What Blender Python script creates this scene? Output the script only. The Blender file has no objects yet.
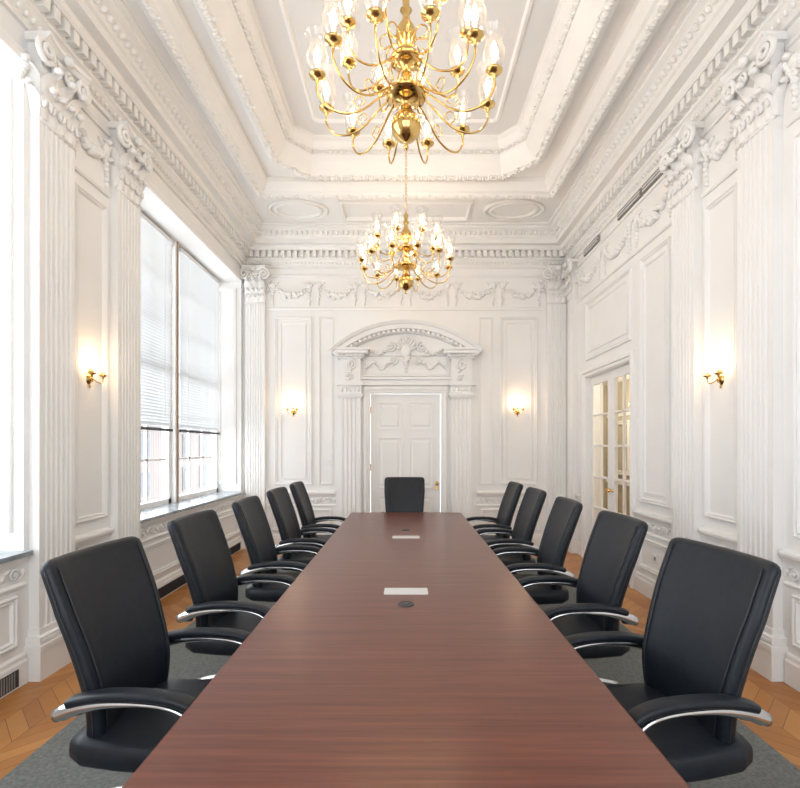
import bpy, bmesh, math, random
from mathutils import Vector, Matrix
random.seed(7)
D=bpy.data; C=bpy.context; SC=C.scene
H=1.57; XW=2.55; YB=7.5; YN=-1.5
try:
    SC.view_settings.view_transform='Standard'
except Exception: pass

# ------------------------------------------------------------------ materials
def newmat(name):
    m=D.materials.new(name); m.use_nodes=True
    nt=m.node_tree; b=nt.nodes['Principled BSDF']; return m,nt,b
def L(nt,a,b): nt.links.new(a,b)
def noise_mat(name,c1,c2,scale=8,rough=.5,metal=0,bump=0,bscale=60,coat=0,spec=None,stretch=(1,1,1)):
    m,nt,b=newmat(name)
    tc=nt.nodes.new('ShaderNodeTexCoord'); mp=nt.nodes.new('ShaderNodeMapping'); mp.inputs['Scale'].default_value=stretch
    n=nt.nodes.new('ShaderNodeTexNoise'); n.inputs['Scale'].default_value=scale; n.inputs['Detail'].default_value=4
    r=nt.nodes.new('ShaderNodeValToRGB'); r.color_ramp.elements[0].color=(*c1,1); r.color_ramp.elements[1].color=(*c2,1)
    r.color_ramp.elements[0].position=.3; r.color_ramp.elements[1].position=.7
    L(nt,tc.outputs['Object'],mp.inputs[0]); L(nt,mp.outputs[0],n.inputs['Vector']); L(nt,n.outputs['Fac'],r.inputs[0]); L(nt,r.outputs[0],b.inputs['Base Color'])
    b.inputs['Roughness'].default_value=rough; b.inputs['Metallic'].default_value=metal
    if coat: b.inputs['Coat Weight'].default_value=coat
    if spec is not None: b.inputs['Specular IOR Level'].default_value=spec
    if bump:
        n2=nt.nodes.new('ShaderNodeTexNoise'); n2.inputs['Scale'].default_value=bscale
        bp=nt.nodes.new('ShaderNodeBump'); bp.inputs['Strength'].default_value=bump; bp.inputs['Distance'].default_value=.01
        L(nt,mp.outputs[0],n2.inputs['Vector']); L(nt,n2.outputs['Fac'],bp.inputs['Height']); L(nt,bp.outputs[0],b.inputs['Normal'])
    return m
PLASTER=noise_mat('white_painted_plaster',(.87,.855,.835),(.893,.88,.86),3,.5,spec=.3)
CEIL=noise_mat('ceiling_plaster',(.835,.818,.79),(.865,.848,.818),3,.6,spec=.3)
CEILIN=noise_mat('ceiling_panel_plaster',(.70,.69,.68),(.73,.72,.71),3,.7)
LEATHER=noise_mat('black_leather',(.006,.009,.014),(.011,.015,.022),30,.42,bump=.12,bscale=220,spec=.34)
PIPING=noise_mat('leather_piping',(.012,.014,.018),(.02,.022,.028),30,.4)
ALU=noise_mat('polished_aluminium',(.62,.63,.65),(.70,.71,.73),5,.16,metal=1)
RUBBER=noise_mat('black_plastic',(.012,.012,.013),(.02,.02,.021),20,.4)
BRASS=noise_mat('polished_brass',(.64,.42,.14),(.76,.52,.20),6,.12,metal=1)
CANDLE=noise_mat('candle_sleeve',(.85,.78,.62),(.9,.83,.68),10,.5)
MARBLE=noise_mat('grey_sill_marble',(.20,.24,.27),(.42,.46,.50),7,.2)
DARK=noise_mat('dark_grille',(.03,.03,.035),(.05,.05,.055),20,.5)
BRONZE=noise_mat('brown_mullion',(.30,.20,.13),(.36,.25,.17),10,.4)
RUG=noise_mat('grey_carpet',(.135,.142,.135),(.225,.232,.222),60,.95,bump=.6,bscale=250)
PLATE=noise_mat('white_plastic',(.8,.8,.8),(.85,.85,.85),10,.35)
METALPL=noise_mat('brushed_steel_plate',(.62,.62,.62),(.72,.72,.72),40,.35,metal=.3,stretch=(1,20,1))
CORR=noise_mat('corridor_paint',(.46,.42,.30),(.54,.49,.36),3,.6)
VENT=noise_mat('vent_grey',(.28,.26,.25),(.35,.33,.31),20,.5)
STONE=noise_mat('facade_trim',(.14,.135,.13),(.18,.175,.17),5,.7)
FGLASS=noise_mat('facade_glazing',(.05,.06,.07),(.08,.09,.10),5,.2)
def blindmat():
    m=D.materials.new('blind_slat'); m.use_nodes=True; nt=m.node_tree; nt.nodes.clear()
    o=nt.nodes.new('ShaderNodeOutputMaterial'); d=nt.nodes.new('ShaderNodeBsdfDiffuse'); t=nt.nodes.new('ShaderNodeBsdfTranslucent'); mx=nt.nodes.new('ShaderNodeMixShader')
    n=nt.nodes.new('ShaderNodeTexNoise'); n.inputs['Scale'].default_value=4
    r=nt.nodes.new('ShaderNodeValToRGB'); r.color_ramp.elements[0].color=(.70,.71,.71,1); r.color_ramp.elements[1].color=(.76,.77,.77,1)
    L(nt,n.outputs['Fac'],r.inputs[0]); L(nt,r.outputs[0],d.inputs[0]); L(nt,r.outputs[0],t.inputs[0]); mx.inputs[0].default_value=.20
    L(nt,d.outputs[0],mx.inputs[1]); L(nt,t.outputs[0],mx.inputs[2]); L(nt,mx.outputs[0],o.inputs[0]); return m
BLIND=blindmat()

def glass(name,tint=(1,1,1),base=.04,k=.5,frost=0):
    m=D.materials.new(name); m.use_nodes=True; nt=m.node_tree; nt.nodes.clear()
    o=nt.nodes.new('ShaderNodeOutputMaterial'); t=nt.nodes.new('ShaderNodeBsdfTransparent'); t.inputs[0].default_value=(*tint,1)
    g=nt.nodes.new('ShaderNodeBsdfGlossy'); g.inputs['Roughness'].default_value=.03
    f=nt.nodes.new('ShaderNodeLayerWeight'); f.inputs[0].default_value=.5
    p=nt.nodes.new('ShaderNodeMath'); p.operation='POWER'; p.inputs[1].default_value=4
    ad=nt.nodes.new('ShaderNodeMath'); ad.operation='MULTIPLY_ADD'; ad.inputs[1].default_value=k; ad.inputs[2].default_value=base; ad.use_clamp=True
    mx=nt.nodes.new('ShaderNodeMixShader'); L(nt,f.outputs['Facing'],p.inputs[0]); L(nt,p.outputs[0],ad.inputs[0]); L(nt,ad.outputs[0],mx.inputs[0]); L(nt,t.outputs[0],mx.inputs[1]); L(nt,g.outputs[0],mx.inputs[2])
    if frost:
        tl=nt.nodes.new('ShaderNodeBsdfTranslucent'); tl.inputs[0].default_value=(.95,.93,.9,1); m2=nt.nodes.new('ShaderNodeMixShader'); m2.inputs[0].default_value=frost
        L(nt,mx.outputs[0],m2.inputs[1]); L(nt,tl.outputs[0],m2.inputs[2]); L(nt,m2.outputs[0],o.inputs[0])
    else: L(nt,mx.outputs[0],o.inputs[0])
    return m
GLASS=glass('hurricane_glass',(.92,.92,.93),.08,.7,frost=.05)
PANE=glass('window_glass',(.97,.985,1),.03,.25)
def emis(name,col,s):
    m=D.materials.new(name); m.use_nodes=True; nt=m.node_tree; nt.nodes.clear()
    o=nt.nodes.new('ShaderNodeOutputMaterial'); e=nt.nodes.new('ShaderNodeEmission'); e.inputs[0].default_value=(*col,1); e.inputs[1].default_value=s
    L(nt,e.outputs[0],o.inputs[0]); return m
BULB=emis('lit_bulb',(1,.72,.42),30)

def wood_table():
    m,nt,b=newmat('mahogany_veneer')
    tc=nt.nodes.new('ShaderNodeTexCoord'); mp=nt.nodes.new('ShaderNodeMapping'); mp.inputs['Scale'].default_value=(1.0,34,1.2)
    n=nt.nodes.new('ShaderNodeTexNoise'); n.inputs['Scale'].default_value=1.5; n.inputs['Detail'].default_value=8; n.inputs['Roughness'].default_value=.7; n.inputs['Distortion'].default_value=.3
    r=nt.nodes.new('ShaderNodeValToRGB'); e=r.color_ramp.elements
    e[0].position=.25; e[0].color=(.062,.016,.010,1); e[1].position=.78; e[1].color=(.21,.068,.040,1)
    x=e.new(.5); x.color=(.130,.037,.022,1)
    L(nt,tc.outputs['Object'],mp.inputs[0]); L(nt,mp.outputs[0],n.inputs['Vector']); L(nt,n.outputs['Fac'],r.inputs[0]); L(nt,r.outputs[0],b.inputs['Base Color'])
    b.inputs['Roughness'].default_value=.28
    return m
TABLEW=wood_table()
def floor_mat():
    m,nt,b=newmat('oak_chevron_parquet')
    def M(op,a,bb=None,c=None):
        n=nt.nodes.new('ShaderNodeMath'); n.operation=op
        for i,v in enumerate((a,bb,c)):
            if v is None: continue
            if isinstance(v,(int,float)): n.inputs[i].default_value=v
            else: L(nt,v,n.inputs[i])
        return n.outputs[0]
    g=nt.nodes.new('ShaderNodeNewGeometry'); s=nt.nodes.new('ShaderNodeSeparateXYZ'); L(nt,g.outputs['Position'],s.inputs[0])
    W=.42; w=.085
    u=M('DIVIDE',s.outputs[0],W); fu=M('FRACT',u); col=M('FLOOR',M('MULTIPLY',u,2.0))
    tri=M('ABSOLUTE',M('SUBTRACT',fu,.5))
    v=M('DIVIDE',M('ADD',s.outputs[1],M('MULTIPLY',tri,W)),w*1.414)
    iv=M('FLOOR',v); fv=M('FRACT',v)
    wn=nt.nodes.new('ShaderNodeTexWhiteNoise'); wn.noise_dimensions='2D'; cx=nt.nodes.new('ShaderNodeCombineXYZ'); L(nt,col,cx.inputs[0]); L(nt,iv,cx.inputs[1]); L(nt,cx.outputs[0],wn.inputs['Vector'])
    r=nt.nodes.new('ShaderNodeValToRGB'); e=r.color_ramp.elements; e[0].color=(.46,.18,.045,1); e[1].color=(.66,.31,.095,1); L(nt,wn.outputs['Value'],r.inputs[0])
    gap=M('LESS_THAN',fv,.04)
    gg=M('MAXIMUM',gap,M('LESS_THAN',M('FRACT',M('MULTIPLY',u,2.0)),.015))
    n=nt.nodes.new('ShaderNodeTexNoise'); n.inputs['Scale'].default_value=30; n.inputs['Detail'].default_value=5
    mx=nt.nodes.new('ShaderNodeMixRGB'); mx.blend_type='MULTIPLY'; mx.inputs[0].default_value=.35; L(nt,r.outputs[0],mx.inputs[1]); L(nt,n.outputs['Fac'],mx.inputs[2])
    mx2=nt.nodes.new('ShaderNodeMixRGB'); L(nt,gg,mx2.inputs[0]); L(nt,mx.outputs[0],mx2.inputs[1]); mx2.inputs[2].default_value=(.17,.07,.02,1)
    L(nt,mx2.outputs[0],b.inputs['Base Color']); b.inputs['Roughness'].default_value=.32; b.inputs['Specular IOR Level'].default_value=.35
    return m
FLOORM=floor_mat()
def brick_mat():
    m,nt,b=newmat('facade_brick'); t=nt.nodes.new('ShaderNodeTexBrick'); t.inputs['Scale'].default_value=3
    t.inputs['Color1'].default_value=(.12,.07,.055,1); t.inputs['Color2'].default_value=(.15,.095,.075,1); t.inputs['Mortar'].default_value=(.17,.16,.15,1)
    tc=nt.nodes.new('ShaderNodeTexCoord'); L(nt,tc.outputs['Object'],t.inputs[0]); L(nt,t.outputs[0],b.inputs['Base Color']); return m
BRICK=brick_mat()

# ------------------------------------------------------------------ builder
class B:
    def __init__(s): s.v=[];s.f=[];s.m=[];s.s=[];s.mats=[]
    def add(s,geo,mat,M=None,smooth=False):
        V,F=geo; o=len(s.v)
        if mat not in s.mats: s.mats.append(mat)
        mi=s.mats.index(mat)
        for p in V:
            p=Vector(p); s.v.append(M@p if M is not None else p)
        for f in F: s.f.append([i+o for i in f]); s.m.append(mi); s.s.append(smooth)
    def box(s,a,b,mat,M=None): s.add(box(a,b),mat,M)
    def build(s,name,recalc=True,parent=None):
        me=D.meshes.new(name); me.from_pydata([tuple(v) for v in s.v],[],s.f); 
        for m in s.mats: me.materials.append(m)
        me.polygons.foreach_set('material_index',s.m); me.polygons.foreach_set('use_smooth',s.s)
        if recalc:
            bm=bmesh.new(); bm.from_mesh(me); bmesh.ops.recalc_face_normals(bm,faces=bm.faces); bm.to_mesh(me); bm.free()
        me.update(); o=D.objects.new(name,me); SC.collection.objects.link(o)
        if parent: o.parent=parent
        return o
def box(a,b):
    x0,y0,z0=a;x1,y1,z1=b
    V=[(x0,y0,z0),(x1,y0,z0),(x1,y1,z0),(x0,y1,z0),(x0,y0,z1),(x1,y0,z1),(x1,y1,z1),(x0,y1,z1)]
    return V,[(0,3,2,1),(4,5,6,7),(0,1,5,4),(1,2,6,5),(2,3,7,6),(3,0,4,7)]
def loft(secs,closed=True,caps=True):
    n=len(secs[0]); V=[p for s in secs for p in s]; F=[]
    for i in range(len(secs)-1):
        for j in range(n if closed else n-1):
            k=(j+1)%n; F.append((i*n+j,i*n+k,(i+1)*n+k,(i+1)*n+j))
    if caps and closed:
        F.append(tuple(range(n-1,-1,-1))); F.append(tuple((len(secs)-1)*n+j for j in range(n)))
    return V,F
def lathe(prof,n=16,caps=False):
    return loft([[(r*math.cos(2*math.pi*j/n),r*math.sin(2*math.pi*j/n),z) for j in range(n)] for r,z in prof],True,caps)
def cyl(r,z0,z1,n=16): return lathe([(r,z0),(r,z1)],n,True)
def sphere(c=(0,0,0),r=(1,1,1),n=8,k=5):
    if isinstance(r,(int,float)): r=(r,r,r)
    V=[];F=[]
    V.append((c[0],c[1],c[2]+r[2]))
    for i in range(1,k):
        a=math.pi*i/k
        for j in range(n):
            t=2*math.pi*j/n; V.append((c[0]+r[0]*math.sin(a)*math.cos(t),c[1]+r[1]*math.sin(a)*math.sin(t),c[2]+r[2]*math.cos(a)))
    V.append((c[0],c[1],c[2]-r[2])); e=len(V)-1
    for j in range(n):
        q=(j+1)%n; F.append((0,1+j,1+q)); F.append((e,1+(k-2)*n+q,1+(k-2)*n+j))
        for i in range(k-2): F.append((1+i*n+j,1+(i+1)*n+j,1+(i+1)*n+q,1+i*n+q))
    return V,F
def smoothpath(P,k=6):
    P=[Vector(p) for p in P]; Q=[P[0]+(P[0]-P[1])]+P+[P[-1]+(P[-1]-P[-2])]; out=[]
    for i in range(1,len(Q)-2):
        a,b,c,d=Q[i-1:i+3]
        for j in range(k):
            t=j/k; out.append(.5*((2*b)+(-a+c)*t+(2*a-5*b+4*c-d)*t*t+(-a+3*b-3*c+d)*t**3))
    out.append(P[-1]); return out
def tube(path,r,n=8,rb=None,up=None,caps=True):
    P=[Vector(p) for p in path]; N=len(P); secs=[]
    T=[(P[min(i+1,N-1)]-P[max(i-1,0)]).normalized() for i in range(N)]
    u=Vector(up) if up else (Vector((0,0,1)) if abs(T[0].z)<.9 else Vector((1,0,0)))
    for i in range(N):
        if up: u=Vector(up)
        a=(u-T[i]*u.dot(T[i])).normalized(); b=T[i].cross(a); 
        if not up: u=a
        ra=r[i] if isinstance(r,(list,tuple)) else r
        rbb=(rb[i] if isinstance(rb,(list,tuple)) else rb) if rb is not None else ra
        secs.append([P[i]+a*ra*math.cos(2*math.pi*j/n)+b*rbb*math.sin(2*math.pi*j/n) for j in range(n)])
    return loft(secs,True,caps)
def offset_poly(P,o):
    n=len(P); out=[]
    for i in range(n):
        a=Vector(P[i-1]);b=Vector(P[i]);c=Vector(P[(i+1)%n])
        e1=(b-a).normalized(); e2=(c-b).normalized(); n1=Vector((-e1.y,e1.x)); n2=Vector((-e2.y,e2.x))
        m=(n1+n2); m=m/m.length_squared*2 if m.length>1e-6 else n1
        out.append(b+m*o)
    return out
def poly_sweep(P,prof):  # P ccw 2D polygon, prof list (inward offset, z)
    return loft([[(q.x,q.y,z) for q in offset_poly([Vector(p) for p in P],o)] for o,z in prof],True,False)
def rect(u0,v0,u1,v1): return [(u0,v0),(u1,v0),(u1,v1),(u0,v1)]
FR=[(0,0),(0,.018),(.006,.026),(.014,.024),(.02,.012),(.03,.012),(.034,.020),(.042,.006),(.045,0)]
def pframe(b,M,u0,v0,u1,v1,mat=PLASTER,s=1.0,inner=True):
    b.add(poly_sweep(rect(u0,v0,u1,v1),[(o*s,w*s) for o,w in FR]),mat,M)
    
MBk=Matrix(((1,0,0,0),(0,0,-1,YB),(0,1,0,0),(0,0,0,1)))
MLf=Matrix(((0,0,1,-XW),(1,0,0,0),(0,1,0,0),(0,0,0,1)))
MRt=Matrix(((0,0,-1,XW),(1,0,0,0),(0,1,0,0),(0,0,0,1)))

# ------------------------------------------------------------------ shell
ZT=5.45; WZ0,WZ1=.88,4.12
b=B()
b.box((-3.0,YN-.2,0),(-XW,1.2,ZT),PLASTER); b.box((-3.0,1.2,0),(-XW,3.2,WZ0-.03),PLASTER); b.box((-3.0,1.2,WZ1),(-XW,3.2,ZT),PLASTER)
b.box((-3.0,3.2,0),(-XW,4.52,ZT),PLASTER); b.box((-3.0,4.52,0),(-XW,7.42,WZ0-.03),PLASTER); b.box((-3.0,4.52,WZ1),(-XW,7.42,ZT),PLASTER)
b.box((-3.0,7.42,0),(-XW,YB,ZT),PLASTER)
b.build('wall_left')
DY0,DY1,DZ=5.42,6.78,2.55
b=B()
b.box((XW,YN-.2,0),(XW+.2,DY0,ZT),PLASTER); b.box((XW,DY0,DZ),(XW+.2,DY1,ZT),PLASTER); b.box((XW,DY1,0),(XW+.2,YB,ZT),PLASTER); b.build('wall_right')
b=B(); bx0,bx1,bz=-.5625,.547,2.41
b.box((-3.0,YB,0),(bx0,YB+.2,ZT),PLASTER); b.box((bx1,YB,0),(XW+.2,YB+.2,ZT),PLASTER); b.box((bx0,YB,bz),(bx1,YB+.2,ZT),PLASTER); b.build('wall_back')
b=B()
for x0,x1 in ((-2.55,-2.1),(-.25,.25),(2.1,2.55)): b.box((x0,YN-.2,0),(x1,YN,ZT),PLASTER)
for x0,x1 in ((-2.1,-.25),(.25,2.1)):  # openings added in the unseen wall to let in fill daylight
    b.box((x0,YN-.2,0),(x1,YN,.9),PLASTER); b.box((x0,YN-.2,4.1),(x1,YN,ZT),PLASTER)
b.build('wall_near')
b=B(); b.box((-3.0,YN-.2,-.1),(XW+.2,YB+.2,0),FLOORM); b.build('floor')
b=B(); b.box((-1.9,-.6,0.0),(1.9,6.75,.012),RUG); b.build('area_rug')

# ------------------------------------------------------------------ ceiling
b=B()
room=rect(-XW,YN,XW,YB)
corn=[(0,4.36),(.03,4.36),(.03,4.39),(.05,4.41),(.085,4.45),(.10,4.46),(.10,4.58),(.17,4.58),(.19,4.60),(.20,4.635),(.29,4.635),(.29,4.70),(.315,4.71),(.33,4.74),(.37,4.79),(.42,4.81),(.42,4.84),(.46,4.84),(.46,4.87)]
b.add(poly_sweep(room,corn),CEIL)
F1=rect(-1.96,-.6,1.96,6.28)
def ring(outer,inner,z):
    n=len(outer); V=[(p[0],p[1],z) for p in outer]+[(p[0],p[1],z) for p in inner]
    return V,[(i,(i+1)%n,n+(i+1)%n,n+i) for i in range(n)]
b.add(ring([tuple(p) for p in offset_poly([Vector(p) for p in room],.46)],F1,4.87),CEIL)
f1p=[(0,4.87),(0,4.82),(.03,4.81),(.05,4.795),(.09,4.80),(.11,4.83),(.14,4.84),(.155,4.87),(.17,4.90),(.20,4.93),(.20,4.99)]
b.add(poly_sweep(F1,f1p),CEIL)
c=.38; X2=1.6; Y20,Y21=-.3,6.0
def cham8(x0,y0,x1,y1,c): return [(x0+c,y0),(x1-c,y0),(x1,y0+c),(x1,y1-c),(x1-c,y1),(x0+c,y1),(x0,y1-c),(x0,y0+c)]
F2=cham8(-X2,Y20,X2,Y21,c)
i1=offset_poly([Vector(p) for p in F1],.20)
# flat ring between rectangle and octagon
V=[(p.x,p.y,4.99) for p in i1]+[(p[0],p[1],4.99) for p in F2]
b.add((V,[(0,1,5,4),(1,6,5),(1,2,7,6),(2,8,7),(2,3,9,8),(3,10,9),(3,0,11,10),(0,4,11)]),CEIL)
f2p=[(0,4.99),(0,4.92),(.03,4.90),(.06,4.885),(.11,4.90),(.13,4.93),(.16,4.97),(.20,5.03),(.22,5.08),(.22,5.12),(.26,5.15),(.30,5.20),(.30,5.25),(.33,5.26)]
b.add(poly_sweep(F2,f2p),CEIL)
inn=offset_poly([Vector(p) for p in F2],.33)
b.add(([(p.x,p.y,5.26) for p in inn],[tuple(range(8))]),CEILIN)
b.add(poly_sweep([tuple(p) for p in offset_poly([Vector(p) for p in F2],.55)],[(0,5.26),(0,5.245),(.03,5.235),(.05,5.26)]),CEIL)
# roof slab above
b.box((-3.0,YN-.2,ZT-.02),(XW+.2,YB+.2,ZT+.1),CEIL)
b.build('ceiling',recalc=False)

def along(P,step):
    P=[Vector(p) for p in P]
    for i in range(len(P)):
        a=P[i]; c2=P[(i+1)%len(P)]; d=c2-a; n=max(1,int(d.length/step)); t=d.normalized()
        for k in range(n): yield a+d*((k+.5)/n), math.atan2(t.y,t.x)
b=B()
# dentils
for p,a in along(offset_poly([Vector(q) for q in room],.13),.095):
    b.add(box((-.028,-.035,4.485),(.028,.035,4.575)),CEIL,Matrix.Translation((p.x,p.y,0))@Matrix.Rotation(a,4,'Z'))
for p,a in along(offset_poly([Vector(q) for q in room],.055),.06):
    b.add(sphere((0,0,0),(.018,.02,.025),6,4),CEIL,Matrix.Translation((p.x,p.y,4.42))@Matrix.Rotation(a,4,'Z'),True)
# modillion / leaf row under crown
for p,a in along(offset_poly([Vector(q) for q in room],.35),.075):
    b.add(sphere((0,0,0),(.022,.035,.03),6,4),CEIL,Matrix.Translation((p.x,p.y,4.755))@Matrix.Rotation(a,4,'Z'),True)
b.build('trim_1')
b=B()
def leafrow(P,o,z,step,s):
    k=0
    for p,a in along(offset_poly([Vector(q) for q in P],o),step):
        M=Matrix.Translation((p.x,p.y,z))@Matrix.Rotation(a,4,'Z'); k+=1
        for t in (-.7,.0,.7):
            b.add(sphere((t*s*.8,-abs(t)*s*.7,0),(s*.32,s*.75,s*.5),6,4),CEIL,M@Matrix.Rotation(t*.8,4,'Z'),True)
        if k%2==0: b.add(sphere((0,s*.9,-.2*s),(s*.4,s*.4,s*.4),6,4),CEIL,M,True)
leafrow(F1,.07,4.80,.085,.042)
leafrow(F2,.075,4.89,.095,.05)
leafrow(F2,.235,5.115,.08,.035)
b.build('trim_2')
# ovals & panel mouldings in the soffit at the far end
b=B()
def ell(cx,cy,rx,ry,z,n=36):
    for rr,zz in ((1,0),(.78,0)):
        pts=[Vector((cx+rx*rr*math.cos(2*math.pi*i/n),cy+ry*rr*math.sin(2*math.pi*i/n),z+zz)) for i in range(n+1)]
        b.add(tube(pts,.026,6,rb=.03,up=(0,0,1),caps=False),CEIL,None,True)
for sx in (-1,1):
    ell(sx*1.5,6.68,.40,.27,4.865)
    ell(sx*1.5,-.95,.3,.15,4.865)
b.add(poly_sweep(rect(-.9,6.42,.9,6.94),[(0,4.87),(0,4.84),(.03,4.83),(.05,4.87)]),CEIL)
b.build('trim_3')

# ------------------------------------------------------------------ ornament helpers
def blob(b,u,v,w,ru,rv=None,rw=None,M=None,rot=0,mat=PLASTER,n=6,k=4):
    rv=rv or ru; rw=rw or ru
    b.add(sphere((0,0,0),(ru,rv,rw),n,k),mat,M@Matrix.Translation((u,v,w))@Matrix.Rotation(rot,4,'Z'),True)
def swag(b,M,u0,u1,v,sag,r=.032,tails=True):
    n=max(8,int((u1-u0)/(r*.85)))
    for i in range(n+1):
        t=i/n; u=u0+(u1-u0)*t; vv=v-sag*4*t*(1-t); rr=r*(.55+.75*math.sin(math.pi*t))
        for q in range(2):
            blob(b,u+random.uniform(-.3,.3)*rr,vv+random.uniform(-.6,.6)*rr,rr*.35,rr*random.uniform(.5,.8),rr*random.uniform(.5,.8),rr*.7,M)
    for u in (u0,u1):
        blob(b,u,v+.01,.012,r*1.1,r*1.1,.03,M,n=8)
        if tails:
            for k in range(7): blob(b,u+random.uniform(-.01,.01),v-.03-k*r*.9,.01,r*(.72-.07*k),r*.6,.026,M)
            for s in (-1,1):
                blob(b,u+s*r*1.3,v+r*.8,.01,r*1.0,r*.4,.016,M,rot=s*.5)
def spiral(b,M,u,v,R,turns=1.7,r=.01,s=1,a0=0,w=.01,mat=PLASTER):
    N=int(14*turns); pts=[]
    for i in range(N+1):
        t=i/N; a=a0+s*2*math.pi*turns*t; rr=R*(1-.82*t); pts.append(Vector((u+rr*math.cos(a),v+rr*math.sin(a),w+.25*R*t)))
    b.add(tube(pts,[r*(1-.3*i/N) for i in range(N+1)],6),mat,M,True)
def leaf(w,h,curl,base=0.0):
    V=[];F=[];nu,nt=4,7
    for i in range(nt+1):
        t=i/nt; ww=w*(.55+.6*math.sin(math.pi*min(1,t*1.05))**.8)*(1 if t<.85 else .8)*(1-.12*(i%2))
        v=h*(t-.22*t**6); o=base+curl*t**3
        for j in range(nu+1):
            x=-1+2*j/nu; V.append((x*ww/2,v-.12*w*abs(x)*(t),o+.25*w*(1-abs(x))*.5))
    for i in range(nt):
        for j in range(nu): a=i*(nu+1)+j; F.append((a,a+1,a+nu+2,a+nu+1))
    return V,F
def capital(b,M,uc,v0,v1,hw,w0=.07):
    Hh=v1-v0
    b.add(loft([[(uc-hw,v0,0),(uc+hw,v0,0),(uc+hw,v0,w0),(uc-hw,v0,w0)],[(uc-hw*1.05,v1,0),(uc+hw*1.05,v1,0),(uc+hw*1.05,v1,w0+.03),(uc-hw*1.05,v1,w0+.03)]]),PLASTER,M)
    b.add(tube([(uc-hw-.01,v0,w0*.9),(uc+hw+.01,v0,w0*.9)],.016,6),PLASTER,M,True)
    for k in range(4):
        u=uc-hw+(k+.5)*hw/2; b.add(leaf(hw*.56,Hh*.42,.07,w0),PLASTER,M@Matrix.Translation((u,v0+.01,0)),True)
        blob(b,u,v0+Hh*.37,w0+.07,hw*.2,.024,.026,M)
        for q in (-1,1): blob(b,u+q*hw*.14,v0+Hh*.20,w0+.025,.014,.04,.016,M,rot=q*.3)
    for k in range(3):
        u=uc-hw*.72+k*hw*.72; b.add(leaf(hw*.6,Hh*.42,.10,w0+.005),PLASTER,M@Matrix.Translation((u,v0+Hh*.26,0)),True)
        blob(b,u,v0+Hh*.62,w0+.10,hw*.2,.028,.030,M)
    for s in (-1,1):
        # side leaves
        b.add(leaf(w0*1.2,Hh*.42,.06,0),PLASTER,M@Matrix.Translation((uc+s*hw,v0+.01,w0*.5))@Matrix.Rotation(s*math.pi/2,4,'Y'),True)
        b.add(leaf(w0*1.3,Hh*.42,.08,0),PLASTER,M@Matrix.Translation((uc+s*hw,v0+Hh*.28,w0*.5))@Matrix.Rotation(s*math.pi/2,4,'Y'),True)
        blob(b,uc+s*(hw+.06),v0+Hh*.37,w0*.5,.024,.022,.035,M); blob(b,uc+s*(hw+.08),v0+Hh*.62,w0*.5,.028,.026,.035,M)
        spiral(b,M,uc+s*(hw*1.02),v1-Hh*.22,.085,1.8,.022,-s,math.pi/2,w0+.05)
        spiral(b,M,uc+s*(hw*.36),v1-Hh*.24,.05,1.6,.014,s,math.pi/2,w0+.04)
        b.add(tube(smoothpath([(uc+s*hw*.2,v0+Hh*.45,w0+.02),(uc+s*hw*.5,v0+Hh*.65,w0+.04),(uc+s*hw*.95,v1-Hh*.08,w0+.06)],5),.016,6),PLASTER,M,True)
        for k in range(5): blob(b,uc+s*(hw+.04+.018*k),v1-Hh*.42-k*.035,.02,.028-.003*k,.028,.024,M)
    b.add(loft([[(uc-hw*1.2,v,0),(uc+hw*1.2,v,0),(uc+hw*1.2,v,w0+p+.03),(uc+hw*.4,v,w0+p),(uc-hw*.4,v,w0+p),(uc-hw*1.2,v,w0+p+.03)] for v,p in ((v1-.055,.04),(v1-.03,.06),(v1-.025,.07),(v1,.075))]),PLASTER,M)
    blob(b,uc,v1-.045,w0+.08,.04,.04,.03,M,n=8)
tn=[4]
def trimname():
    n='trim_%d'%tn[0]; tn[0]+=1; return n
def pilaster(M,uc,hw,w0=.07,nf=6,zt=3.80,z1=4.355):
    b=B()
    sec=[(uc-hw,0),(uc-hw,w0)]
    mg=.03; fw=(2*hw-2*mg)/nf
    for k in range(nf):
        a=uc-hw+mg+k*fw+fw*.18; c2=a+fw*.64
        sec+=[(a,w0),(a+.008,w0-.011),(c2-.008,w0-.011),(c2,w0)]
    sec+=[(uc+hw,w0),(uc+hw,0)]
    b.add(loft([[(u,z,w) for u,w in sec] for z in (.34,zt)]),PLASTER,M)
    for z0,z2,e in ((0,.20,.035),(.20,.235,.045),(.235,.25,.03),(.25,.29,.035),(.29,.34,.012)):
        b.box((uc-hw-e,z0,0),(uc+hw+e,z2,w0+e),PLASTER,M)
    b.add(tube([(uc-hw-.02,.27,w0+.01),(uc+hw+.02,.27,w0+.01)],.028,8),PLASTER,M,True)
    capital(b,M,uc,zt,z1,hw,w0)
    return b.build(trimname())
for M in (MLf,MRt):
    for uc in (3.42,4.31): pilaster(M,uc,.175)
pilaster(MBk,-2.34,.15); pilaster(MBk,2.34,.15)
pilaster(MRt,.2,.175); pilaster(MLf,.9,.175)
pilaster(MRt,7.25,.13)

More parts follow.
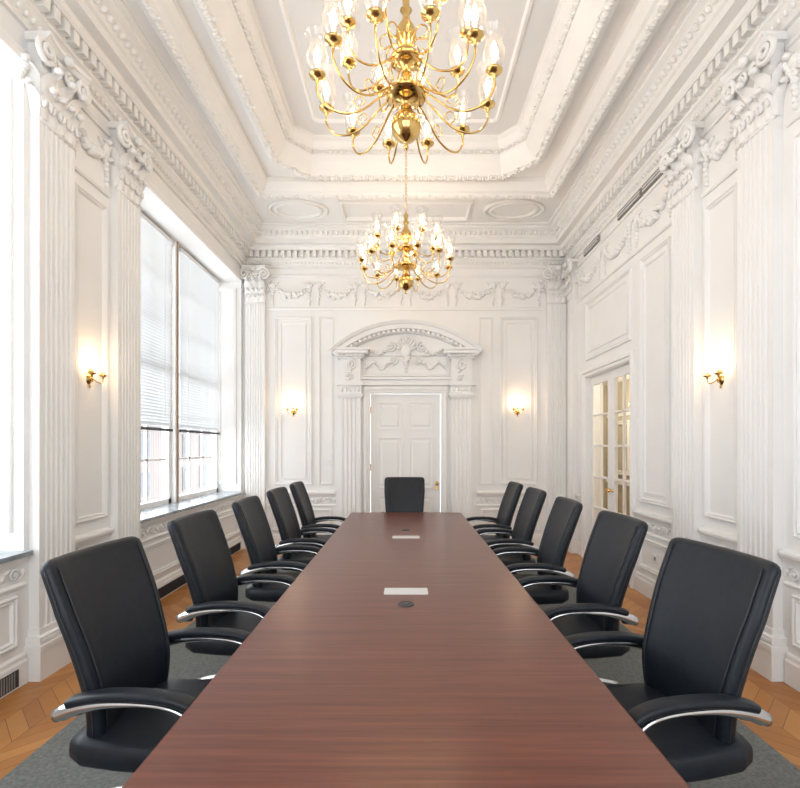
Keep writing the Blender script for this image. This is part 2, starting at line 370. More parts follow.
# ------------------------------------------------------------------ wall trim : rails, wainscot, panels, friezes
def hprofile(b,M,u0,u1,prof,mat=PLASTER):
    # prof list (v,w)
    b.add(loft([[(u,v,w) for v,w in prof] for u in (u0,u1)]),mat,M)
RAIL=[(.80,0),(.80,.02),(.825,.03),(.84,.045),(.86,.05),(.875,.045),(.88,.035),(.885,0)]
def wainscot(b,M,u0,u1,sill=False,panel=True):
    if not sill: hprofile(b,M,u0,u1,RAIL)
    else: hprofile(b,M,u0,u1,[(.80,0),(.80,.02),(.83,.03),(.845,.03),(.845,0)])
    hprofile(b,M,u0,u1,[(.645,0),(.645,.018),(.66,.022),(.67,.012),(.675,0)])
    n=max(1,round((u1-u0)/.17)); st=(u1-u0)/n
    for k in range(n):
        u=u0+(k+.5)*st; s=1 if k%2 else -1
        spiral(b,M,u,.737,.042,1.5,.008,s,0,.008)
        blob(b,u+st*.5*(.98 if k<n-1 else .8),.737,.006,.02,.03,.014,M)
        blob(b,u,.737,.012,.014,.014,.014,M)
        blob(b,u-st*.28,.737+s*.03,.006,.03,.010,.01,M,rot=s*.5); blob(b,u+st*.28,.737-s*.03,.006,.03,.010,.01,M,rot=s*.5)
    if panel and u1-u0>.25: pframe(b,M,u0+.07,.27,u1-.07,.60)
def base(M,u0,u1,b):
    hprofile(b,M,u0,u1,[(0,0),(0,.028),(.15,.028),(.165,.02),(.19,.018),(.2,.008),(.205,0)])
# left
b=B()
for u0,u1 in ((YN,.7),(1.1,3.2),(3.62,4.11),(4.52,7.42)):
    if u0==4.52:
        for a,c2 in ((4.54,5.97),(6.0,7.42)): wainscot(b,MLf,a,c2,sill=True)
    else: wainscot(b,MLf,u0,u1,sill=(u0==1.1))
b.build(trimname())
b=B()
for u0,u1 in ((YN,.7),(1.1,3.2),(3.63,4.1),(4.52,7.42)): base(MLf,u0,u1,b)
b.build('baseboard_left')
b=B()
for u0,u1 in ((2.2,3.12),(4.75,7.3)):
    b.box((u0,.015,.029),(u1,.125,.034),DARK,MLf)
    n=int((u1-u0)/.02)
    for k in range(n): b.box((u0+k*.02,.02,.034),(u0+k*.02+.006,.12,.038),VENT if u0<3 else DARK,MLf)
b.build('floor_air_grille')
# left upper panels
def frieze(b,M,u0,u1,nsw,v=4.14):
    hprofile(b,M,u0,u1,[(4.22,0),(4.22,.02),(4.24,.03),(4.26,.015),(4.265,0)])
    hprofile(b,M,u0,u1,[(3.70,0),(3.70,.018),(3.715,.028),(3.735,.03),(3.745,.01),(3.75,0)])
    if nsw:
        st=(u1-u0)/nsw
        for k in range(nsw): swag(b,M,u0+k*st+st*.1,u0+(k+1)*st-st*.1,v-.06,min(.16,st*.22),r=.048)
b=B()
frieze(b,MLf,3.62,4.11,1); pframe(b,MLf,3.67,.98,4.07,3.60)
pframe(b,MLf,-1.2,.98,.6,3.6)
b.build(trimname())
# jamb panels of recesses (far jamb faces -y)
b=B()
for yy in (7.42,3.2):
    MJ=Matrix(((1,0,0,0),(0,0,-1,yy),(0,1,0,0),(0,0,0,1)))
    pframe(b,MJ,-2.90,1.0,-2.62,4.02)
# soffit edge casing around recess openings
for y0,y1 in ((1.2,3.2),(4.52,7.42)):
    hprofile(b,MLf,y0,y1,[(4.12,0),(4.12,.02),(4.16,.03),(4.2,.02),(4.2,0)])
b.build(trimname())
# right
b=B()
for u0,u1 in ((YN,0),(.4,3.22),(3.62,4.11),(4.51,DY0-.12),(DY1+.12,7.1)): wainscot(b,MRt,u0,u1)
b.build(trimname())
b=B()
for u0,u1 in ((YN,0),(.4,3.2),(3.63,4.1),(4.52,DY0-.12),(DY1+.12,7.1)): base(MRt,u0,u1,b)
b.build('baseboard_right')
b=B()
frieze(b,MRt,.4,3.2,4); frieze(b,MRt,3.62,4.11,1); frieze(b,MRt,4.51,7.08,3)
pframe(b,MRt,.5,.98,1.8,3.6); pframe(b,MRt,1.95,.98,3.14,3.6); pframe(b,MRt,2.05,1.08,3.04,3.5,s=.6)
pframe(b,MRt,3.67,.98,4.07,3.6); pframe(b,MRt,4.62,.98,5.2,3.6); pframe(b,MRt,4.70,1.08,5.12,3.5,s=.5)
pframe(b,MRt,5.42,2.78,6.78,3.6); pframe(b,MRt,5.52,2.88,6.68,3.5,s=.5)
b.build(trimname())
# wall HVAC slot vent under the right cornice
b=B()
for u0,u1 in ((4.56,5.12),(5.16,5.72),(6.3,6.8)):
    b.box((u0,4.268,.0),(u1,4.356,.034),VENT,MRt)
    for k in range(2): b.box((u0+.01,4.284+k*.036,.034),(u1-.01,4.292+k*.036,.040),PLATE,MRt)
b.build('wall_air_vent')
# back
b=B()
frieze(b,MBk,-2.15,2.15,6)
for s in (-1,1):
    a,c2=(-2.17,-1.10) if s<0 else (1.10,2.17)
    wainscot(b,MBk,a,c2)
    o=(-2.05,-1.47,-1.36,-1.14) if s<0 else (1.47,2.05,1.14,1.36)
    pframe(b,MBk,min(o[0],o[1]),.98,max(o[0],o[1]),3.60); pframe(b,MBk,min(o[0],o[1])+.09,1.07,max(o[0],o[1])-.09,3.51,s=.5)
    pframe(b,MBk,o[2],.98,o[3],3.60,s=.7)
b.build(trimname())
b=B(); base(MBk,-2.15,-1.1,b); base(MBk,1.1,2.15,b); b.build('baseboard_back')

# ------------------------------------------------------------------ door surround on back wall
b=B(); M=MBk
for s in (-1,1):
    uc=s*.86; hw=.16
    sec=[(uc-hw,0),(uc-hw,.07)]
    for k in range(4):
        fw=(2*hw-.06)/4; a=uc-hw+.03+k*fw+fw*.15; c2=a+fw*.70
        sec+=[(a,.07),(a+.008,.058),(c2-.008,.058),(c2,.07)]
    sec+=[(uc+hw,.07),(uc+hw,0)]
    b.add(loft([[(u,z,w) for u,w in sec] for z in (.25,2.33)]),PLASTER,M)
    b.box((uc-hw-.02,0,0),(uc+hw+.02,.25,.10),PLASTER,M)
    for z0,z1,e in ((2.33,2.36,.02),(2.36,2.40,.04),(2.40,2.52,.01),(2.52,2.55,.05),(2.55,2.585,.03)):
        b.box((uc-hw-e,z0,0),(uc+hw+e,z1,.08+e),PLASTER,M)
    for k in range(5): blob(b,uc-hw+.03+k*.065,2.46,.09,.022,.04,.02,M)
    # carved console block
    b.box((uc-hw,2.585,0),(uc+hw,2.93,.10),PLASTER,M)
    spiral(b,M,uc,2.84,.085,1.8,.02,s,math.pi/2,.11); spiral(b,M,uc,2.66,.05,1.5,.014,-s,-math.pi/2,.11)
    for k in range(5): blob(b,uc+random.uniform(-.05,.05),2.62+k*.06,.11,.035,.03,.025,M)
    for z0,z1,e in ((2.93,2.96,.03),(2.96,3.0,.06),(3.0,3.05,.12),(3.05,3.08,.15)):
        b.box((uc-hw-e,z0,0),(uc+hw+e,z1,.10+e),PLASTER,M)
    for k in range(6): b.box((uc-hw-.04+k*.07,2.955,.13),(uc-hw-.005+k*.07,2.995,.20),PLASTER,M)
# casing around door
cs=[(0,0),(0,.035),(.02,.05),(.05,.05),(.055,.03),(.09,.03),(.104,.015),(.104,-.05)]
xo=.10
b.add(loft([[(u,v,w) for (u,v,w) in pts] for pts in (
   [(bx0-xo+o,0,w) for o,w in cs],[(bx0-xo+o,bz+xo-o,w) for o,w in cs],[(bx1+xo-o,bz+xo-o,w) for o,w in cs],[(bx1+xo-o,0,w) for o,w in cs])],closed=False),PLASTER,M)
# lintel bands + carved panel
for z0,z1,w in ((2.53,2.56,.05),(2.56,2.62,.03),(2.62,2.65,.07)): b.box((-.70,z0,0),(.70,z1,w),PLASTER,M)
pframe(b,M,-.67,2.67,.67,3.02)
# segmental pediment
R=1.72; zc=3.50-R; a1=math.asin(1.16/R)
prof=[(R-.17,0),(R-.17,.10),(R-.13,.12),(R-.12,.20),(R-.06,.22),(R-.05,.25),(R-.01,.28),(R,.28),(R,0)]
N=28; secs=[]
for i in range(N+1):
    a=-a1+2*a1*i/N; secs.append([(r*math.sin(a),zc+r*math.cos(a),w) for r,w in prof])
b.add(loft(secs),PLASTER,M)
for i in range(30):
    a=-a1*.95+2*a1*.95*i/29
    b.add(box((-.022,R-.165,.12),(.022,R-.125,.17)),PLASTER,M@Matrix.Translation((0,zc,0))@Matrix.Rotation(-a,4,'Z'))
# tympanum backing
secs=[]
for i in range(N+1):
    a=-a1*.97+2*a1*.97*i/N; x=(R-.1)*math.sin(a); secs.append([(x,3.0,0),(x,max(3.01,zc+(R-.1)*math.cos(a)),0),(x,max(3.01,zc+(R-.1)*math.cos(a)),.03),(x,3.0,.03)])
b.add(loft(secs),PLASTER,M)
# cartouche
blob(b,0,3.06,.05,.085,.11,.045,M,n=12,k=8)
for k in range(9):
    a=math.pi*(k/8); 
    b.add(tube(smoothpath([(.05*math.cos(a),3.08+.05*math.sin(a),.05),(.12*math.cos(a),3.10+.13*math.sin(a),.09),(.15*math.cos(a),3.12+.16*math.sin(a),.06)],4),[.012,.015,.018,.02,.022,.022,.022,.02,.014],6),PLASTER,M,True)
for s in (-1,1):
    spiral(b,M,s*.24,3.12,.08,1.7,.018,s,math.pi/2,.05); spiral(b,M,s*.20,2.92,.07,1.6,.016,-s,-math.pi/2,.05)
    for k in range(12):
        blob(b,s*(.28+.045*k),3.10-.012*k-.05*math.sin(k/5*math.pi)+random.uniform(-.01,.01),.05,.036-.0015*k,.028,.026,M,rot=s*k)
        blob(b,s*(.24+.034*k),2.84+.05*math.cos(k*.8),.03,.034,.02,.02,M,rot=s*k*.6)
for k in range(7): blob(b,random.uniform(-.02,.02),2.96-.035*k,.05,.06-.006*k,.03,.03,M)
b.build(trimname())
# back door (six panel)
def panel_door(name,M,u0,u1,z1,w,rows,cols=2,knobside=1):
    b=B(); b.box((u0,.005,w-.04),(u1,z1,w),PLASTER,M)
    wd=u1-u0; st=.11; cw=(wd-st*(cols+1))/cols
    for c3 in range(cols):
        for (a,c2) in rows:
            uu=u0+st+c3*(cw+st)
            b.add(poly_sweep(rect(uu,a,uu+cw,c2),[(0,w),(.0,w+.012),(.015,w+.012),(.025,w+.001),(.05,w+.001),(.075,w+.012),(min(cw,c2-a)/2-.001,w+.012)]),PLASTER,M)
    ku=u1-.055 if knobside>0 else u0+.055
    K=M@Matrix.Translation((ku,1.0,w))
    b.add(lathe([(.028,0),(.028,.006),(.010,.01),(.010,.035),(.024,.045),(.030,.058),(.022,.072),(.001,.076)],14,True),BRASS,K,True)
    b.add(box((-.02,-.10,0),(.02,-.04,.006)),BRASS,K)
    for z in (.25,1.2,2.1): b.add(tube([((u0 if knobside>0 else u1),z,w+.004),((u0 if knobside>0 else u1),z+.1,w+.004)],.008,8),BRASS,M)
    return b.build(name)
panel_door('door_1',MBk,bx0+.008,bx1-.008,bz-.008,-.055,[(.22,.80),(.92,1.72),(1.84,2.27)])
# glazed double door on right wall
b=B(); M=MRt
cs2=[(0,0),(0,.04),(.02,.05),(.05,.05),(.06,.03),(.09,.03),(.104,.015),(.104,-.2)]
b.add(loft([[(DY0-xo+o,0,w) for o,w in cs2],[(DY0-xo+o,DZ+xo-o,w) for o,w in cs2],[(DY1+xo-o,DZ+xo-o,w) for o,w in cs2],[(DY1+xo-o,0,w) for o,w in cs2]],closed=False),PLASTER,M)
b.build(trimname())
b=B(); mid=(DY0+DY1)/2
for u0,u1 in ((DY0+.008,mid-.003),(mid+.003,DY1-.008)):
    w0,w1=-.10,-.055; st=.095
    b.box((u0,.005,w0),(u0+st,DZ-.01,w1),PLASTER,M); b.box((u1-st,.005,w0),(u1,DZ-.01,w1),PLASTER,M)
    b.box((u0+st,.005,w0),(u1-st,.32,w1),PLASTER,M); b.box((u0+st,DZ-.12,w0),(u1-st,DZ-.01,w1),PLASTER,M)
    b.box(((u0+u1)/2-.012,.32,w0+.01),((u0+u1)/2+.012,DZ-.12,w1),PLASTER,M)
    for k in range(1,5):
        z=.32+(DZ-.44)*k/5; b.box((u0+st,z-.012,w0+.01),(u1-st,z+.012,w1),PLASTER,M)
    b.add(([(u0+st,.32,w0+.02),(u1-st,.32,w0+.02),(u1-st,DZ-.12,w0+.02),(u0+st,DZ-.12,w0+.02)],[(0,1,2,3)]),PANE,M)
for u in (mid-.05,mid+.05):
    K=M@Matrix.Translation((u,1.02,-.055)); b.add(lathe([(.024,0),(.024,.006),(.008,.01),(.008,.03),(.022,.04),(.026,.052),(.001,.066)],12,True),BRASS,K,True)
b.build('door_2')
# corridor beyond glazed door
b=B()
b.box((4.4,4.6,0),(4.5,10.5,2.9),CORR); b.box((XW+.2,4.5,0),(4.5,4.6,2.9),CORR); b.box((XW+.2,10.5,0),(4.5,10.6,2.9),CORR); b.box((XW+.2,YB+.2,0),(XW+.3,10.5,2.9),CORR); b.build('wall_corridor')
b=B(); b.box((XW+.2,4.5,2.9),(4.5,10.6,3.0),CEIL); b.build('ceiling_corridor')
b=B(); b.box((XW+.2,4.5,-.1),(4.5,10.6,0),FLOORM); b.build('floor_corridor')
b=B(); MC=Matrix(((0,0,-1,4.4),(1,0,0,0),(0,1,0,0),(0,0,0,1)))
hprofile(b,MC,4.6,10.5,[(.80,0),(.80,.03),(.88,.03),(.88,0)],PLASTER); hprofile(b,MC,4.6,10.5,[(2.2,0),(2.2,.02),(2.26,.03),(2.26,0)],PLASTER); hprofile(b,MC,4.6,10.5,[(0,0),(0,.03),(.15,.03),(.15,0)],PLASTER)
for a in (8.2,9.4): pframe(b,MC,a,1.0,a+.9,2.1,s=2)
b.build('trim_corridor')

# ------------------------------------------------------------------ windows
def window(name,M,u0,u1,z0,z1,w,cols=3,rows=6,blind=None):
    b=B(); fr=.06
    for a,c2 in (((u0,z0),(u0+fr,z1)),((u1-fr,z0),(u1,z1)),((u0,z0),(u1,z0+fr)),((u0,z1-fr),(u1,z1))):
        b.box((a[0],a[1],w),(c2[0],c2[1],w+.09),PLASTER,M)
    zm=(z0+z1)/2
    b.box((u0+fr,zm-.03,w+.02),(u1-fr,zm+.03,w+.07),PLASTER,M)
    for k in range(1,cols):
        u=u0+fr+(u1-u0-2*fr)*k/cols; b.box((u-.014,z0+fr,w+.025),(u+.014,z1-fr,w+.055),PLASTER,M)
    for k in range(1,rows):
        if k*2==rows: continue
        z=z0+(z1-z0)*k/rows; b.box((u0+fr,z-.014,w+.025),(u1-fr,z+.014,w+.055),PLASTER,M)
    b.add(([(u0+fr,z0+fr,w+.03),(u1-fr,z0+fr,w+.03),(u1-fr,z1-fr,w+.03),(u0+fr,z1-fr,w+.03)],[(0,1,2,3)]),PANE,M)
    b.build(name)
    if blind:
        b=B(); z=z1-.085
        b.box((u0+fr,z1-.07,w+.095),(u1-fr,z1-.02,w+.14),PLATE,M)
        while z>blind+.045:
            # nearly closed, gently curved slats
            b.add(loft([[(u,z-.020,w+.100),(u,z-.008,w+.110),(u,z+.007,w+.122),(u,z+.017,w+.134)] for u in (u0+fr,u1-fr)],closed=False),BLIND,M,True); z-=.036
        b.box((u0+fr,blind,w+.095),(u1-fr,blind+.03,w+.14),DARK,M)
        for u in (u0+.25,u1-.25): b.add(tube([(u,blind,w+.140),(u,z1-.05,w+.140)],.002,4),BLIND,M)
        b.build('window_blind',recalc=False)
window('window_1',MLf,1.2,3.2,WZ0,WZ1,-.44,4,6)
window('window_2',MLf,4.52,5.93,WZ0,WZ1,-.44,3,6,blind=1.76)
window('window_3',MLf,6.03,7.42,WZ0,WZ1,-.44,3,6,blind=1.76)
MN=Matrix(((1,0,0,0),(0,0,1,YN),(0,1,0,0),(0,0,0,1)))
window('fill_window_4',MN,-2.1,-.25,.9,4.1,-.15,4,6); window('fill_window_5',MN,.25,2.1,.9,4.1,-.15,4,6)  # added windows behind the camera, never in view, for front fill light
b=B(); b.box((5.932,WZ0,-.44),(6.028,WZ1,-.30),PLASTER,MLf); b.box((5.965,WZ0+.0,-.30),(5.995,WZ1,-.29),BRONZE,MLf); b.build('window_mullion')
b=B(); b.box((4.50,WZ0-.03,-.44),(7.42,WZ0,.055),MARBLE,MLf); b.build('window_sill')
b=B(); b.box((1.2,WZ0-.03,-.44),(3.215,WZ0,.055),MARBLE,MLf); b.build('window_sill')
# outside building
b=B(); b.box((-20,20,-8),(-13,44,2.6),BRICK); b.box((-20.2,19.8,2.6),(-12.8,44.2,2.9),STONE)
for k in range(10):
    for z in (-4,-1,.9): b.box((-13.0,21+k*2.3,z),(-12.95,22+k*2.3,z+1.4),STONE); b.box((-12.95,21.1+k*2.3,z+.1),(-12.93,21.9+k*2.3,z+1.3),FGLASS)
b.build('brick_building')

# ------------------------------------------------------------------ table
b=B()
x=.70; y0,y1=.55,6.1
def rr(x,y0,y1,r,z,n=4):
    P=[]
    for cx,cy,a0 in ((x-r,y1-r,0),(-x+r,y1-r,90),(-x+r,y0+r,180),(x-r,y0+r,270)):
        for i in range(n+1):
            a=math.radians(a0+90*i/n); P.append((cx+r*math.cos(a),cy+r*math.sin(a),z))
    return P
b.add(loft([rr(x-e,y0+e,y1-e,.03,z) for e,z in ((.03,.685),(.012,.69),(.004,.70),(0,.715),(.001,.73),(.004,.737),(.010,.74))]),TABLEW)
for yc in (1.35,3.3,5.25):
    b.add(loft([rr(.30,yc-.22,yc+.22,.05,z) for z in (.012,.685)]),TABLEW)
    b.add(loft([rr(.33,yc-.25,yc+.25,.05,z) for z in (.012,.09,.095)]),TABLEW)
b.box((-.02,1.35,.2),(.02,5.25,.685),TABLEW)
for yc in (2.76,4.42):
    b.add(loft([rr(.125,yc-.06,yc+.06,.008,z) for z in (.738,.7425)]),METALPL)
for yc in (2.53,4.78):
    b.add(lathe([(.001,.7455),(.022,.7455),(.026,.743),(.033,.743),(.036,.746),(.042,.744),(.043,.739)],24,False),DARK,Matrix.Translation((0,yc,0)),True)
b.build('conference_table')

# ------------------------------------------------------------------ chair
def srect(a,bb,n=28,p=4.5):
    out=[]
    for j in range(n):
        t=2*math.pi*j/n; c0,s0=math.cos(t),math.sin(t)
        out.append((a*math.copysign(abs(c0)**(2/p),c0),bb*math.copysign(abs(s0)**(2/p),s0)))
    return out
def make_chair():
    b=B()
    # seat (sections along x)
    secs=[]
    for x,a,top,bot in ((-.26,.20,.45,.40),(-.25,.245,.468,.37),(-.20,.262,.475,.345),(-.05,.274,.468,.34),(.08,.28,.470,.34),(.18,.275,.475,.345),(.235,.268,.465,.355),(.26,.255,.445,.375),(.268,.23,.425,.39)):
        secs.append([(x,y,(top+bot)/2+z) for y,z in srect(a,(top-bot)/2)])
    b.add(loft(secs),LEATHER,None,True)
    # back
    KEY=[(0,-.205,.44),(.12,-.195,.51),(.3,-.20,.62),(.55,-.245,.79),(.8,-.30,.95),(1,-.35,1.085)]
    cen=smoothpath([(k[1],0,k[2]) for k in KEY],5); n=len(cen); secs=[]; seams=[[],[]]; mid=[[],[]]
    def W(t): return .225+.055*min(1,t/.75)
    for i,pt in enumerate(cen):
        t=i/(n-1); a=W(t); th=.048-.012*t
        if t<.06: f=.55+.45*t/.06; th*=f; a*=.94+.06*t/.06
        T=(cen[min(i+1,n-1)]-cen[max(i-1,0)]).normalized(); Nn=Vector((T.z,0,-T.x)) # forward normal
        s=[]
        for y,q in srect(a,th):
            s.append(pt+Vector((0,y,0))+Nn*(q+.035*(y/a)**2-(.004 if q>0 and abs(y)<.80*a else 0)))
        secs.append(s)
        for k,sg in enumerate((-1,1)):
            if t>.05:
                seams[k].append(pt+Vector((0,sg*a*.86,0))+Nn*(th*.955+.035*.74))
                mid[k].append(pt+Vector((0,sg*a*1.0,0))+Nn*(.035))
    # top rounding
    T=(cen[-1]-cen[-2]).normalized(); Nn=Vector((T.z,0,-T.x))
    for d,f,g in ((.014,.985,.93),(.026,.95,.75),(.033,.90,.45),(.035,.85,.15)):
        s=[]
        for y,q in srect(W(1)*f,.036*g): s.append(cen[-1]+T*(d+.012*(1-(y/W(1))**2))+Vector((0,y,0))+Nn*(q+.035*(y/W(1))**2))
        secs.append(s)
    b.add(loft(secs),LEATHER,None,True)
    for P in seams+mid: b.add(tube(P,.003,5),PIPING,None,True)
    # arms
    for s in (-1,1):
        y=s*.295
        P=smoothpath([(-.01,s*.19,.355),(.13,s*.27,.365),(.235,y,.42),(.265,y,.52),(.235,y,.600),(.13,y,.634),(-.04,y,.634),(-.17,y,.612),(-.265,s*.288,.575)],6)
        m=len(P); secs=[]
        for i,pt in enumerate(P):
            T2=(P[min(i+1,m-1)]-P[max(i-1,0)]).normalized(); bn=Vector((0,1,0)); bn=(bn-T2*bn.dot(T2)).normalized(); nn=T2.cross(bn)
            tt=i/(m-1); h=.012+.020*max(0,(tt-.66)/.34)*(1 if tt<.97 else .65); w=.022+.008*math.sin(math.pi*tt)
            secs.append([pt+bn*w*math.cos(2*math.pi*j/12)+nn*h*math.sin(2*math.pi*j/12) for j in range(12)])
        b.add(loft(secs),ALU,None,True)
        b.add(tube(smoothpath([(-.262,s*.288,.576),(-.265,s*.255,.565),(-.235,s*.20,.55)],4),[.020]*9,8),ALU,None,True)
        PP=smoothpath([(.282,y,.598),(.235,y,.636),(.13,y,.660),(-.05,y,.661),(-.17,y,.640),(-.215,y,.625)],5); m=len(PP); secs=[]
        for i,pt in enumerate(PP):
            tt=i/(m-1); e=min(1,min(tt,1-tt)/.08+.25); T2=(PP[min(i+1,m-1)]-PP[max(i-1,0)]).normalized(); nn=T2.cross(Vector((0,1,0)))
            secs.append([pt+Vector((0,q*1,0))+nn*r for q,r in srect(.034*e,.017*e,16,3)])
        b.add(loft(secs),LEATHER,None,True)
    # mechanism, column, base
    b.add(loft([[(xx,yy,z) for xx,yy in ((-.16*f,-.10*f),(.16*f,-.10*f),(.16*f,.10*f),(-.16*f,.10*f))] for f,z in ((.55,.295),(.9,.31),(1,.345))]),RUBBER)
    b.add(lathe([(.028,.12),(.028,.24),(.020,.24),(.020,.31)],16,True),ALU,None,True)
    b.add(lathe([(.045,.085),(.050,.10),(.048,.13),(.03,.15)],16,True),ALU,None,True)
    b.add(tube([(.05,-.2,.335),(.05,-.29,.33)],.006,6),ALU); 
    for k in range(5):
        a=2*math.pi*k/5+math.pi; Mx=Matrix.Rotation(a,4,'Z')
        b.add(tube(smoothpath([(.03,0,.112),(.16,0,.108),(.30,0,.083)],4),[.022-.010*i/8 for i in range(9)],8,rb=[.028-.012*i/8 for i in range(9)]),ALU,Mx,True)
        for sg in (-1,1):
            b.add(cyl(.028,-.010,.010,16),RUBBER,Mx@Matrix.Translation((.31,sg*.017,.0405))@Matrix.Rotation(math.pi/2,4,'X'),True)
        b.add(cyl(.009,.035,.09,8),RUBBER,Mx@Matrix.Translation((.30,0,0)))
        b.add(sphere((.31,0,.055),(.022,.012,.022),8,6),RUBBER,Mx,True)
    return b
cb=make_chair(); proto=None
pos=[(-1.0,2.03,-.06),(-1.02,3.02,-.05),(-1.0,3.98,.0),(-1.0,4.92,-.03),(-.99,5.78,.02),
     (1.0,1.98,math.pi+.14),(1.02,2.98,math.pi+.04),(1.0,3.92,math.pi-.02),(1.0,4.88,math.pi+.02),(.99,5.76,math.pi),
     (-.02,6.45,-math.pi/2)]
for x,y,a in pos:
    if proto is None: o=cb.build('office_chair'); proto=o
    else: o=D.objects.new('office_chair',proto.data); SC.collection.objects.link(o)
    o.location=(x,y,.012); o.rotation_euler=(0,0,a)

# ------------------------------------------------------------------ lights fixtures
def candle_set(b,M,s=1.0,shade=True):
    b.add(lathe([(.004,-.03),(.012,-.02),(.010,-.008),(.028,0),(.044,.012),(.046,.018),(.030,.014),(.014,.018),(.018,.03),(.020,.04),(.014,.045)],14,False),BRASS,M,True)
    b.add(cyl(.011,.03,.085,10),CANDLE,M,True)
    b.add(lathe([(.006,.085),(.015,.10),(.019,.12),(.014,.145),(.005,.168),(.0005,.178)],10,False),BULB,M,True)
    if shade:
        b.add(lathe([(.022,.025),(.042,.05),(.056,.09),(.057,.125),(.046,.165),(.044,.185),(.052,.21),(.066,.235)],20,False),GLASS,M,True)
        b.add(lathe([(.0655,.234),(.0675,.236),(.066,.238)],20,False),GLASS,M,True)
def make_chandelier():
    b=B()  # origin at bottom of finial; z up
    prof=[(.001,0),(.012,.005),(.016,.02),(.008,.035),(.014,.045),(.045,.06),(.078,.095),(.088,.135),(.078,.175),(.045,.21),(.020,.225),(.028,.24),(.022,.25),(.030,.27),(.07,.285),(.115,.30),(.122,.315),(.10,.33),(.05,.345),(.030,.36),(.045,.385),(.030,.41),(.022,.45),(.028,.47),(.060,.49),(.09,.505),(.092,.52),(.055,.535),(.028,.55),(.040,.59),(.062,.64),(.055,.69),(.025,.74),(.018,.78),(.035,.80),(.018,.82),(.022,.86),(.030,.88),(.012,.90),(.006,.93)]
    b.add(lathe(prof,28),BRASS,None,True)
    for k in range(12):
        M=Matrix.Rotation(2*math.pi*(k+.25)/12,4,'Z')
        P=smoothpath([(.10,0,.315),(.16,0,.27),(.26,0,.185),(.36,0,.155),(.45,0,.18),(.50,0,.25),(.50,0,.30)],6)
        b.add(tube(P,.006,8),BRASS,M,True)
        P=smoothpath([(.26,0,.185),(.30,0,.23),(.27,0,.265),(.235,0,.24),(.255,0,.215)],5); b.add(tube(P,.0035,6),BRASS,M,True)
        candle_set(b,M@Matrix.Translation((.50,0,.325)))
    for k in range(8):
        M=Matrix.Rotation(2*math.pi*(k+.5)/8,4,'Z')
        P=smoothpath([(.08,0,.51),(.12,0,.47),(.19,0,.415),(.27,0,.40),(.33,0,.43),(.355,0,.50),(.355,0,.54)],6)
        b.add(tube(P,.006,8),BRASS,M,True); candle_set(b,M@Matrix.Translation((.355,0,.565)))
    for k in range(8):
        M=Matrix.Rotation(2*math.pi*k/8,4,'Z')
        P=smoothpath([(.04,0,.62),(.10,0,.66),(.15,0,.62),(.13,0,.57),(.095,0,.59)],6); b.add(tube(P,.0045,6),BRASS,M,True)
    return b
zb=3.27
ztop=5.26
def chand(x,y,proto=None):
    b=make_chandelier(); z=.93; k=0
    while z<ztop-zb-.09:
        pts=[Vector((.012*math.cos(t),0,z+.022+.022*math.sin(t))) for t in [2*math.pi*i/10 for i in range(11)]]
        b.add(tube(pts,.003,5,caps=False,up=(0,1,0)),BRASS,Matrix.Rotation((k%2)*math.pi/2,4,'Z'),True); z+=.036; k+=1
    zz=ztop-zb
    b.add(lathe([(.004,zz-.09),(.012,zz-.08),(.02,zz-.06),(.055,zz-.035),(.07,zz-.012),(.07,zz)],20),BRASS,None,True)
    o=b.build('chandelier'); o.location=(x,y,zb)
    return o
def plight(name,loc,e,col=(1,.78,.54),r=.03):
    l=D.lights.new(name,'POINT'); l.energy=e; l.color=col; l.shadow_soft_size=r; o=D.objects.new(name,l); SC.collection.objects.link(o); o.location=loc; return o
for i,(x,y) in enumerate(((0,2.75),(0,5.35))):
    o=chand(x,y); o.rotation_euler=(0,0,.1)
    for k in range(5):
        a=2*math.pi*k/5+.3
        plight('chandelier_glow',(x+.43*math.cos(a),y+.43*math.sin(a),zb+.62),4.3)
def sconce(M,u,v):
    b=B(); K=M@Matrix.Translation((u,v,0))@Matrix.Scale(.70,4)
    b.add(lathe([(.001,.03),(.02,.028),(.03,.016),(.045,.012),(.052,0)],20),BRASS,K@Matrix.Diagonal((1,1.35,1,1)),True)
    b.add(lathe([(.014,.02),(.020,.035),(.012,.05),(.001,.06)],12),BRASS,K,True)
    b.add(sphere((0,.09,.01),(.018,.03,.01),8,6),BRASS,K,True); b.add(sphere((0,-.085,.012),(.014,.025,.01),8,6),BRASS,K,True)
    for s in (-1,1):
        b.add(tube(smoothpath([(0,0,.04),(s*.03,-.03,.065),(s*.07,-.045,.09),(s*.095,-.02,.10),(s*.10,.02,.10)],6),.006,8),BRASS,K,True)
        Mc=K@Matrix.Translation((s*.10,.035,.10))@Matrix.Rotation(-math.pi/2,4,'X')
        candle_set(b,Mc,shade=False)
    p=M@Vector((u,v+.16,.14)); plight('sconce_glow',p,2.0,(1,.66,.36))
    return b.build('wall_sconce')
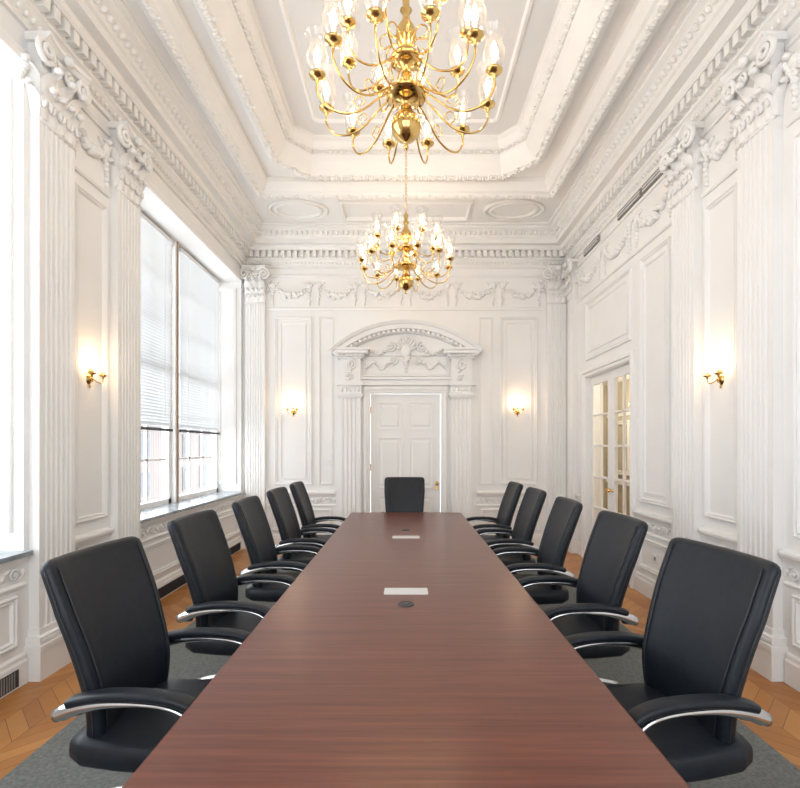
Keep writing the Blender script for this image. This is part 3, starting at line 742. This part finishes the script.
sconce(MLf,3.86,2.12); sconce(MRt,3.88,2.12)
sconce(MBk,-1.76,2.12); sconce(MBk,1.74,2.12)
# small plates
def plate(M,u,v,w,h,name):
    b=B(); b.add(loft([[(u-w+e,v-h+e,z),(u+w-e,v-h+e,z),(u+w-e,v+h-e,z),(u-w+e,v+h-e,z)] for e,z in ((0,0),(0,.006),(.004,.009))]),PLATE,M); b.box((u-w*.3,v-h*.45,.009),(u+w*.3,v+h*.45,.012),VENT if 'outlet' in name else PLATE,M); b.build(name)
plate(MBk,-1.20,1.33,.06,.04,'light_switch'); plate(MRt,6.98,2.1,.045,.06,'thermostat'); plate(MRt,4.9,.43,.06,.04,'wall_outlet'); plate(MRt,3.86,.45,.06,.04,'wall_outlet'); plate(MBk,1.3,.42,.04,.06,'wall_outlet')
plight('corridor_lamp',(3.6,6.1,2.5),40,(1,.86,.66),.1); plight('corridor_lamp',(3.6,9.0,2.5),40,(1,.86,.66),.1)

# ------------------------------------------------------------------ world + portals
w=D.worlds.new('World'); SC.world=w; w.use_nodes=True; nt=w.node_tree; bg=nt.nodes['Background']
bg.inputs[0].default_value=(.91,.955,1,1); bg.inputs[1].default_value=5.3
def portal(loc,rot,sx,sy):
    l=D.lights.new('window_portal','AREA'); l.shape='RECTANGLE'; l.size=sx; l.size_y=sy; l.cycles.is_portal=True
    o=D.objects.new('window_portal',l); SC.collection.objects.link(o); o.location=loc; o.rotation_euler=rot
for yc,wd in ((2.2,2.0),(5.97,2.9)): portal((-3.02,yc,2.5),(0,-math.pi/2,0),3.24,wd)
for xc in (-1.175,1.175): portal((xc,YN-.22,2.5),(math.pi/2,0,0),1.85,3.2)

# ------------------------------------------------------------------ camera
cd=D.cameras.new('camera'); cam=D.objects.new('camera',cd); SC.collection.objects.link(cam); SC.camera=cam
cd.sensor_width=36; cd.lens=480/800*36; cd.shift_x=-6/800; cd.shift_y=53/800; cd.clip_start=.05
cam.location=(0,0,H); cam.rotation_euler=(math.pi/2,0,0)
